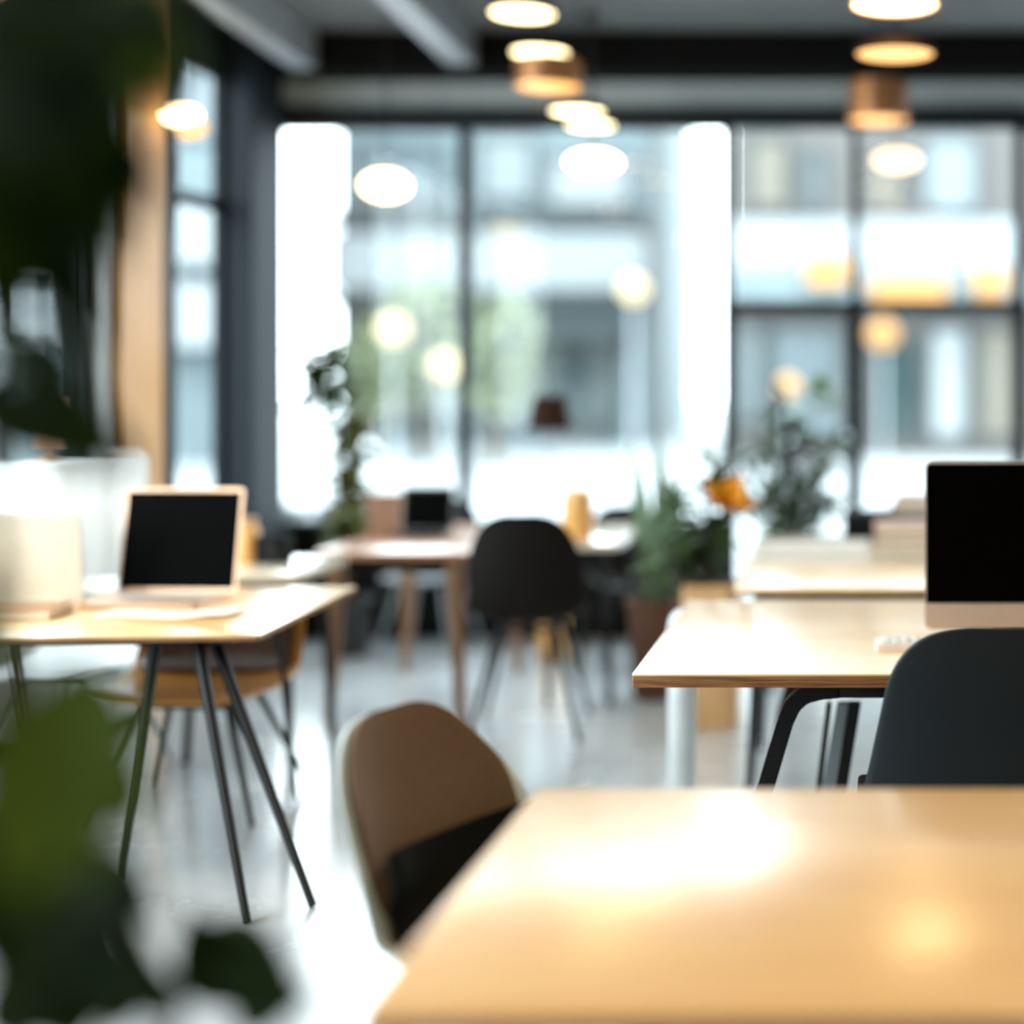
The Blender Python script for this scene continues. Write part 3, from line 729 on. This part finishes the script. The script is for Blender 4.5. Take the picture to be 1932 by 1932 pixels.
# big airy plant before the glazed door
dd = 7.5
t = thing('potted_plant', 'large airy bushy plant in a black pot before the glazed door', 'plant', (PX(1495, dd), dd, 0))
bx = t.location.x
pot(t, .16, .34, M['pot_black'])
st = []
for px, py in ((1400, 870), (1425, 830), (1455, 770), (1478, 740), (1500, 800), (1530, 830), (1560, 870), (1585, 820), (1440, 930), (1545, 940), (1410, 940), (1580, 930), (1470, 850), (1510, 900)):
    e = Vector((PX(px, dd)-bx, rnd.uniform(-.18, .18), PZ(py, dd))); st.append([(0, 0, .30), (e.x*.25, e.y*.3, .30+(e.z-.3)*.45), (e.x*.7, e.y*.7, .3+(e.z-.3)*.85), e])
bush(t, st, M['leaf'], .14, .05, 42, rnd=rnd)
def bl(b):
    for k in range(14):
        p = Vector((PX(1540, dd)-bx+rnd.gauss(0, .04), rnd.gauss(0, .03), PZ(752, dd)+rnd.gauss(0, .02)))
        leaf_mesh(b, p, Vector((rnd.uniform(-1, 1), rnd.uniform(-.6, .2), rnd.uniform(-.3, .5))), Vector((0, 0, 1)), .14, .07, .3, 6)
part('new_leaves', bl, M['leaf_bright'], t)['label'] = 'brighter new leaves'
part('stem', lambda b: tube(b, [(0, 0, .3), (PX(1530, dd)-bx, 0, .8), (PX(1540, dd)-bx, 0, PZ(752, dd))], .006), M['bark'], t)

# foreground plant: every leaf a part
t = thing('potted_plant', 'large broad-leaved plant close to the camera along the left edge', 'plant', (-.98, 1.62, 0))
bx, by = -.98, 1.62
L = lambda p: Vector((p.x-bx, p.y-by, p.z))
pot(t, .20, .40, M['terracotta'])
stems = [[Vector((0, 0, .36)), L(P(60, 1750, 1.55)), L(P(20, 1300, 1.5)), L(P(-20, 800, 1.5)), L(P(60, 350, 1.5)), L(P(120, 60, 1.5))],
         [Vector((.02, 0, .36)), L(P(330, 1940, 1.6)), L(P(290, 1830, 1.6)), L(P(225, 1690, 1.6)), L(P(150, 1560, 1.6))],
         [Vector((.03, .02, .36)), L(P(440, 2050, 1.75)), L(P(455, 1900, 1.75))],
         [L(P(60, 350, 1.5)), L(P(150, 150, 1.45)), L(P(240, -40, 1.4))],
         [Vector((-.02, 0, .36)), L(P(-80, 1600, 1.5)), L(P(-120, 900, 1.5)), L(P(-60, 200, 1.45)), L(P(20, -150, 1.4))]]
def fgst(s, r): return lambda b: tube(b, s, [r*(1-.55*i/(len(s)-1)) for i in range(len(s))], 10)
for s, r in zip(stems, (.012, .011, .006, .007, .012)): part('stem', fgst(s, r), M['bark'], t)
def fgleaf(p0, p1, d0, d1, wpx, m, face=(0, -1, .35), bend=.12):
    a = L(P(p0[0], p0[1], d0)); c = L(P(p1[0], p1[1], d1)); w = wpx*d0/F
    part('leaf', lambda b: leaf_mesh(b, a, c-a, Vector(face), (c-a).length*1.02, w, bend, 10, fold=.08), m, t,
         mods=(('SUBSURF', dict(levels=1, render_levels=2)),))
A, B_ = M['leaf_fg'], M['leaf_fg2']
FG = [  # (base px), (tip px), depth, depth, width px, material
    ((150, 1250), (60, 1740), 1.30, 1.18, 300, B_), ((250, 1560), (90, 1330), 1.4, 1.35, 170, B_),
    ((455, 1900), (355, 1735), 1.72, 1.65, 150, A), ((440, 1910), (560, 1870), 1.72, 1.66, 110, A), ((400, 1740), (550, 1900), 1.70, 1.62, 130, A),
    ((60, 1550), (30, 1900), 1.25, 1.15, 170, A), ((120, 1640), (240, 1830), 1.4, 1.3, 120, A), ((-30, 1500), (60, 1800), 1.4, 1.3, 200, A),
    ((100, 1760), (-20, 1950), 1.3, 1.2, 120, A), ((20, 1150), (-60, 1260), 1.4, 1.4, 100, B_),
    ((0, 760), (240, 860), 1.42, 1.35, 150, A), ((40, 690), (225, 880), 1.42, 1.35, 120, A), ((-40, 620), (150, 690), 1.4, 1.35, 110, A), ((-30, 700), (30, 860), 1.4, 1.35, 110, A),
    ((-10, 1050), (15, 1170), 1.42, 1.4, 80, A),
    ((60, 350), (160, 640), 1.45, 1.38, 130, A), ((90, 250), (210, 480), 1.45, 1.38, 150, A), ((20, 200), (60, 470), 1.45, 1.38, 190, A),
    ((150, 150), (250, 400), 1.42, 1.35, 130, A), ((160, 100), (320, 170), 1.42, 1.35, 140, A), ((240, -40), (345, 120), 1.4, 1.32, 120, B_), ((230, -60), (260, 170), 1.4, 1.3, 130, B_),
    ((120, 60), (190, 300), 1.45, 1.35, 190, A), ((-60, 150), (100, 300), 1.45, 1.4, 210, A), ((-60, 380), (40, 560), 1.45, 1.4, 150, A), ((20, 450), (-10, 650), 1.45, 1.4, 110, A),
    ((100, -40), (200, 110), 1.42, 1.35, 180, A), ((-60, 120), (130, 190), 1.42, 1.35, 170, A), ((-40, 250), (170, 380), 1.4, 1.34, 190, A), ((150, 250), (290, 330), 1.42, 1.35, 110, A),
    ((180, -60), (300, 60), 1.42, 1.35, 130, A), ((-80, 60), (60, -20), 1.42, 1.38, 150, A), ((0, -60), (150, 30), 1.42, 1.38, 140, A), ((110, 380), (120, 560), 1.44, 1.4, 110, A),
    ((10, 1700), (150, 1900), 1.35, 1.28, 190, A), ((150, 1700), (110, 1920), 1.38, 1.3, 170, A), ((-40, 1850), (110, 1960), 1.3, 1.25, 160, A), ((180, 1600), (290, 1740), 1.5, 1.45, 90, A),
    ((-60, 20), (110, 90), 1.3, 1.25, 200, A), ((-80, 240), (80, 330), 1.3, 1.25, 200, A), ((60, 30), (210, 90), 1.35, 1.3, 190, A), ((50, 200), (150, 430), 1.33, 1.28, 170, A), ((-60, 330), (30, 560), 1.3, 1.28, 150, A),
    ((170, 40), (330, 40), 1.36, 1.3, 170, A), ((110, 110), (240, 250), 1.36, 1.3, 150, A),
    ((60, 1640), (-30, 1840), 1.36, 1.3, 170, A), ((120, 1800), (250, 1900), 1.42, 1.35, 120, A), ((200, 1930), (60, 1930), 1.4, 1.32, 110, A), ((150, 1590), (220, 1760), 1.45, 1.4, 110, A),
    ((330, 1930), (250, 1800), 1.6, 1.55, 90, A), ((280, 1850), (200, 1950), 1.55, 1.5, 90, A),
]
for f in FG: fgleaf(*f)

# ------------------------------------------------------------------ ceiling lamps
def pendant(px, py, wpx, d, label, style='disc', glow=None, watt=8, group=None, hpx=None):
    r = wpx*d/F/2; z = PZ(py, d)
    t = thing('pendant_lamp', label, 'lamp', (PX(px, d), d, ZC), 0, group)
    zl = z-ZC
    top = -.001
    part('canopy', lambda b: lathe(b, [(0, top-.025), (.045, top-.022), (.05, top), (0, top)]), M['black_metal'], t)
    if style == 'globe':
        hh = (hpx or wpx*.5)*d/F/2
        part('cord', lambda b: tube(b, [(0, 0, top-.02), (0, 0, zl+hh)], .004, 8), M['black_metal'], t)
        part('cap', lambda b: lathe(b, [(0, zl+hh*.9), (r*.35, zl+hh*.88), (r*.3, zl+hh+.015), (0, zl+hh+.02)]), M['copper'], t)
        part('globe', lambda b: bmesh.ops.create_uvsphere(b, u_segments=28, v_segments=16, radius=1, matrix=Matrix.Translation((0, 0, zl)) @ Matrix.Diagonal((r, r, hh, 1))), glow or M['glow'], t)
        return t
    h = {'disc': .045, 'drum': .13, 'tall': .20}[style]
    h = min(h, -zl-.03) if -zl > .06 else .03
    part('cord', lambda b: tube(b, [(0, 0, top-.02), (0, 0, zl+h)], .004, 8), M['black_metal'], t)
    ms = M['copper'] if style != 'disc' else M['shade_brown']
    part('lamp_shade', lambda b: lathe(b, [(0, zl+h), (r*.9, zl+h), (r, zl+h-.01), (r, zl), (r-.006, zl), (r-.008, zl+h-.016), (0, zl+h-.012)]), ms, t)
    part('diffuser', lambda b: lathe(b, [(0, zl+.004), (r-.009, zl+.006), (r-.009, zl+.012), (0, zl+.012)]), glow or M['glow'], t)
    ld = bpy.data.lights.new('bulb', 'SPOT'); ld.energy = watt; ld.color = (1, .72, .38); ld.shadow_soft_size = r*.8; ld.spot_size = math.radians(150); ld.spot_blend = .6
    lo = bpy.data.objects.new('bulb', ld); C.objects.link(lo); lo.parent = t; lo.location = (0, 0, zl-.01)
    return t
G = 'warm disc lamps in the middle row'
pendant(986, 27, 122, 7.0, 'bright disc lamp nearest the top edge in the middle row', watt=8, group=G)
pendant(1019, 101, 106, 7.75, 'bright disc lamp second from the top in the middle row', watt=8, group=G)
pendant(1035, 165, 125, 6.9, 'dim copper drum lamp below the two bright top discs', 'drum', M['glow_dim'], watt=3)
pendant(1089, 212, 104, 7.1, 'disc lamp overlapping the window head, third in the middle row', watt=6, group=G)
pendant(1114, 238, 92, 7.7, 'small disc lamp just under the window head in the middle row', watt=6, group=G)
pendant(1120, 307, 104, 6.5, 'flattened globe lamp hanging lowest in the middle row', 'globe', hpx=46)
pendant(727, 350, 88, 7.2, 'round globe lamp hanging alone before the left far window', 'globe', hpx=54)
pendant(338, 216, 74, 7.0, 'bright globe lamp beside the tan timber panel', 'globe', hpx=34)
pendant(355, 240, 62, 7.5, 'smaller amber lamp just under the bright globe by the side wall', 'globe', M['glow_dim'], hpx=36)
pendant(65, 58, 120, 6.4, 'lamp glowing through the leaves at the top left corner', 'drum', M['glow_dim'], watt=4)
pendant(225, 122, 56, 7.2, 'small lamp glimpsed past the leaf tips at the upper left', 'disc', M['glow_dim'], watt=3)
H_ = 'amber lamps in the right hand row'
pendant(1688, 10, 164, 5.6, 'copper lamp cut by the top edge in the right row', 'drum', M['glow'], watt=8, group=H_)
pendant(1689, 104, 152, 5.9, 'wide amber lamp second in the right row', 'disc', M['glow_dim'], watt=6, group=H_)
pendant(1657, 228, 112, 7.6, 'tall copper drum lamp over the window head in the right row', 'tall', M['glow_dim'], watt=8, group=H_)
pendant(1692, 302, 90, 7.3, 'peach globe lamp hanging lowest in the right row', 'globe', M['glow_peach2'], hpx=42)
def fill_pendant_at(x, y, z, label, watt):
    """a copper drum lamp of the right row's kind, out of frame overhead"""
    src = [o for o in bpy.data.objects if o.get('label', '').startswith('copper lamp cut')][0]
    t = copy_tree(src); t.location = (x, y, ZC); t['label'] = label; t['group'] = 'added fill lamps over the near tables'
    for ch in t.children:
        if ch.type == 'LIGHT': ch.data = ch.data.copy(); ch.data.energy = watt
for k, (x, y) in enumerate(((.6, 3.4), (-1.0, 2.2), (.8, 1.0), (-2.2, 3.9), (2.4, 2.4), (-.6, -.4), (1.6, -1.4))):  # extra lamps added out of frame to brighten the near tables
    fill_pendant_at(x, y, 3.05, 'added copper drum fill lamp, unseen overhead above the near tables', 60)
# ------------------------------------------------------------------ outside
struct('trim_10', lambda b: box(b, (-60, YF+.12, -.25), (60, 70, -.02)), M['paving'], label='pale paved street outside')
struct('trim_11', lambda b: box(b, (-60, -10, -.25), (XL-.3, YF+.12, -.02)), M['paving'], label='pale paved ground beyond the side windows')
def building(label, x0, x1, d, depth, h, mw, wins, slabs=(), name='building'):
    t = thing(name, label, 'building', ((x0+x1)/2, d, -.02)); cx = (x0+x1)/2
    part('wall', lambda b: box(b, (x0-cx, .12, 0), (x1-cx, depth, h)), mw, t, smooth=False)
    part('roof', lambda b: box(b, (x0-cx-.2, -.05, h), (x1-cx+.2, depth+.2, h+.3)), M['slab'], t, smooth=False)
    for (px0, py0, px1, py1, m) in wins:
        a = P(px0, py0, d); c = P(px1, py1, d)
        f = part('window', lambda b: (box(b, (a.x-cx, 0, c.z), (a.x-cx+.08, .12, a.z)), box(b, (c.x-cx-.08, 0, c.z), (c.x-cx, .12, a.z)),
                                  box(b, (a.x-cx+.08, 0, a.z-.08), (c.x-cx-.08, .12, a.z)), box(b, (a.x-cx+.08, 0, c.z), (c.x-cx-.08, .12, c.z+.08))), M['slab'], t, smooth=False)
        part('pane', lambda b: box(b, (a.x-cx+.08, .07, c.z+.08), (c.x-cx-.08, .115, a.z-.08)), m, f, smooth=False)
    for (px0, py0, px1, py1, out, m) in slabs:
        a = P(px0, py0, d); c = P(px1, py1, d)
        part('balcony', lambda b: box(b, (a.x-cx, -out, c.z), (c.x-cx, .119, a.z)), m, t, smooth=False)
    return t
dA = 30
building('pale blue-grey building with white balcony seen through the middle windows', PX(632, dA), PX(1222, dA), dA, 8, 9, M['facade'],
         [(660, 265, 840, 385, M['pane']), (900, 250, 1010, 380, M['pane']), (1030, 290, 1190, 390, M['facade_light']), (670, 590, 780, 800, M['pane_tan']), (1010, 640, 1170, 820, M['pane_dark']), (820, 590, 980, 800, M['pane'])],
         [(632, 400, 1222, 430, .5, M['slab']), (632, 440, 1222, 545, .42, M['facade_light']), (632, 552, 1222, 578, .6, M['slab']), (1000, 618, 1185, 640, .7, M['slab'])])
building('warm grey shop building with lit signs seen through the right windows', PX(1375, dA-4), PX(2300, dA-4), dA-4, 8, 10, M['facade_warm'],
         [(1410, 250, 1490, 395, M['pane_tan']), (1515, 280, 1560, 400, M['pane_dark']), (1640, 270, 1700, 400, M['pane_tan']), (1740, 250, 1850, 400, M['pane']), (1390, 610, 1440, 800, M['pane']), (1450, 610, 1590, 830, M['pane']),
          (1640, 640, 1740, 830, M['pane_dark']), (1750, 610, 1830, 830, M['facade_light']), (1840, 610, 1925, 830, M['pane_tan'])],
         [(1380, 420, 1915, 510, .5, M['facade_light']), (1380, 512, 2200, 570, .6, M['facade'])])
t = thing('building', 'tall grey building with white balconies seen through the narrow side window', 'building', (PX(447, 24), 24, -.02), math.radians(24.5))
part('wall', lambda b: box(b, (-7, .12, 0), (0, 7, 9)), M['facade'], t, smooth=False)
part('roof', lambda b: box(b, (-7.2, -.1, 9), (.1, 7.2, 9.3)), M['slab'], t, smooth=False)
for z0, z1 in ((1.9, 2.9), (3.2, 4.2)):
    part('balcony', lambda b: box(b, (-6.8, -.5, z0), (-.05, .119, z1)), M['facade_light'], t, smooth=False)
for k in range(5):
    f = part('window', lambda b: (box(b, (-6.6+k*1.35, .04, 5.2), (-5.8+k*1.35, .118, 5.28)), box(b, (-6.6+k*1.35, .04, 6.6), (-5.8+k*1.35, .118, 6.68))), M['slab'], t, smooth=False)
    part('pane', lambda b: box(b, (-6.6+k*1.35, .08, 5.28), (-5.8+k*1.35, .119, 6.6)), M['pane'], f, smooth=False)
t = thing('building', 'pale building across the ground beyond the side window', 'building', (-20, 18, -.02))
part('wall', lambda b: box(b, (-3, -6, 0), (0, 7, 5)), M['facade_light'], t, smooth=False)
for k in range(3): part('window', lambda b: box(b, (.0, -5+k*4, 1.2), (.05, -2.5+k*4, 3.4)), M['pane'], t, smooth=False)
# lit signs on the shop
def sign(px0, py0, px1, py1, d, label):
    a = P(px0, py0, d); c = P(px1, py1, d)
    t = thing('shop_sign', label, 'sign', ((a.x+c.x)/2, d, c.z)); w = c.x-a.x; h = a.z-c.z
    part('box', lambda b: box(b, (-w/2, .02, 0), (w/2, .08, h), bev=.01), M['slab'], t)
    part('lit_panel', lambda b: box(b, (-w/2+.03, .0, .03), (w/2-.03, .021, h-.03), bev=.005), M['lit'], t)
sign(1640, 522, 1790, 566, 25.2, 'long amber lit sign on the shop building')
sign(1520, 480, 1600, 540, 25.2, 'short warm lit sign left of the long amber one')
sign(1835, 500, 1900, 560, 25.2, 'warm lit sign at the right end of the shop building')
def globe(px, py, rpx, d, label, m=None):
    t = thing('street_lamp', label, 'lamp', (PX(px, d), d, -.02)); z = PZ(py, d)+.02; r = rpx*d/F
    part('pole', lambda b: tube(b, [(0, 0, 0), (0, 0, .3), (0, 0, z-r)], [.05, .03, .025]), M['duct'], t)
    part('globe', lambda b: bmesh.ops.create_uvsphere(b, u_segments=24, v_segments=14, radius=r, matrix=Matrix.Translation((0, 0, z))), m or M['globe'], t)
globe(742, 620, 26, 20, 'tallest round street lamp outside the left far window')
globe(838, 690, 24, 19, 'round street lamp outside near the first mullion')
globe(1195, 545, 24, 22, 'high round street lamp beside the bright sky gap')
globe(1487, 728, 20, 16, 'low orange street lamp outside the glazed door', M['lit'])
globe(1665, 630, 26, 24, 'orange street lamp outside the lower right window', M['lit'])
def tree(px, d, h, r, label, cz=None):
    t = thing('street_tree', label, 'tree', (PX(px, d), d, -.02))
    part('trunk', lambda b: tube(b, [(0, 0, 0), (.05, 0, h*.4), (0, 0, h*.7)], [.10, .07, .04]), M['bark'], t)
    def cr(b):
        for k in range(420):
            a = rnd.uniform(0, 2*PI); q = rnd.random()**.5; e = rnd.uniform(-1, 1)
            p = Vector((math.cos(a)*r*q*math.sqrt(1-e*e*.8), math.sin(a)*r*q*math.sqrt(1-e*e*.8), h*.7+e*h*.32))
            leaf_mesh(b, p, Vector((rnd.uniform(-1, 1), rnd.uniform(-1, 1), rnd.uniform(-1, 1))), Vector((0, 0, 1)), .28, .15, .2, 3)
    part('foliage', cr, M['tree'], t)
tree(800, 24, 2.9, .7, 'small pale green tree outside the left far window')
tree(930, 23, 2.6, .75, 'small pale green tree outside right of the first mullion')
tree(700, 26, 2.2, .6, 'lowest small tree outside the left far window')
# white van
dv = 15
t = thing('car', 'white car parked end-on outside the left far window', 'car', (PX(585, dv), dv, -.02), PI/2); t.scale = (.8, .7, .8)
def vb(b):
    pr = [(-1.0, .3), (-1.0, 1.1), (-.9, 1.28), (.35, 1.30), (.62, .95), (1.0, .86), (1.05, .3)]
    a = [b.verts.new((x, -.6, z)) for x, z in pr]; c = [b.verts.new((x, .6, z)) for x, z in pr]
    b.faces.new(a); b.faces.new(c[::-1])
    for k in range(len(a)): b.faces.new((a[k], a[(k+1) % len(a)], c[(k+1) % len(a)], c[k]))
    bmesh.ops.bevel(b, geom=b.edges[:], offset=.05, segments=3, affect='EDGES')
part('body', vb, M['van'], t)
part('side_window', lambda b: box(b, (-.1, -.612, .88), (.35, -.60, 1.18)), M['pane'], t, smooth=False)
for x in (-.62, .65):
    for y in (-.52, .52):
        part('wheel', lambda b: tube(b, [(x, y-.09, .24), (x, y+.09, .24)], .24, 24), M['tyre'], t)

# ------------------------------------------------------------------ light
w = bpy.data.worlds.new('World'); bpy.context.scene.world = w; w.use_nodes = True
nt = w.node_tree; bg = nt.nodes['Background']
bg.inputs['Color'].default_value = (.86, .96, 1.0, 1); bg.inputs['Strength'].default_value = 12.5
def portal(loc, rot, sx, sy):
    l = bpy.data.lights.new('window_portal', 'AREA'); l.shape = 'RECTANGLE'; l.size = sx; l.size_y = sy; l.cycles.is_portal = True
    o = bpy.data.objects.new('window_portal', l); C.objects.link(o); o.location = loc; o.rotation_euler = rot
portal(((XL+XR)/2, YF+.2, 1.55), (-PI/2, 0, 0), XR-XL, 3.0)
portal((XL-.25, 4.4, 1.9), (0, -PI/2, 0), 2.4, 7.0)

# ------------------------------------------------------------------ camera
cam = bpy.data.cameras.new('camera'); co = bpy.data.objects.new('camera', cam); C.objects.link(co)
co.location = (0, 0, CZ); co.rotation_euler = (PI/2, 0, 0)
cam.sensor_width = 36; cam.lens = F/1932*36; cam.shift_x = (966-CX)/1932; cam.shift_y = -(966-CY)/1932
cam.clip_start = .05; cam.clip_end = 300
cam.dof.use_dof = True; cam.dof.focus_distance = 3.66; cam.dof.aperture_fstop = cam.lens/95.0
bpy.context.scene.camera = co
sc = bpy.context.scene
sc.view_settings.view_transform = 'Standard'; sc.view_settings.look = 'None'; sc.view_settings.exposure = 0; sc.view_settings.gamma = 1
sc.view_settings.use_curve_mapping = False
sc.render.engine = 'CYCLES'
sc.cycles.use_denoising = True; sc.cycles.max_bounces = 10; sc.cycles.transparent_max_bounces = 12
sc.cycles.sample_clamp_indirect = 6; sc.cycles.caustics_reflective = False; sc.cycles.caustics_refractive = False
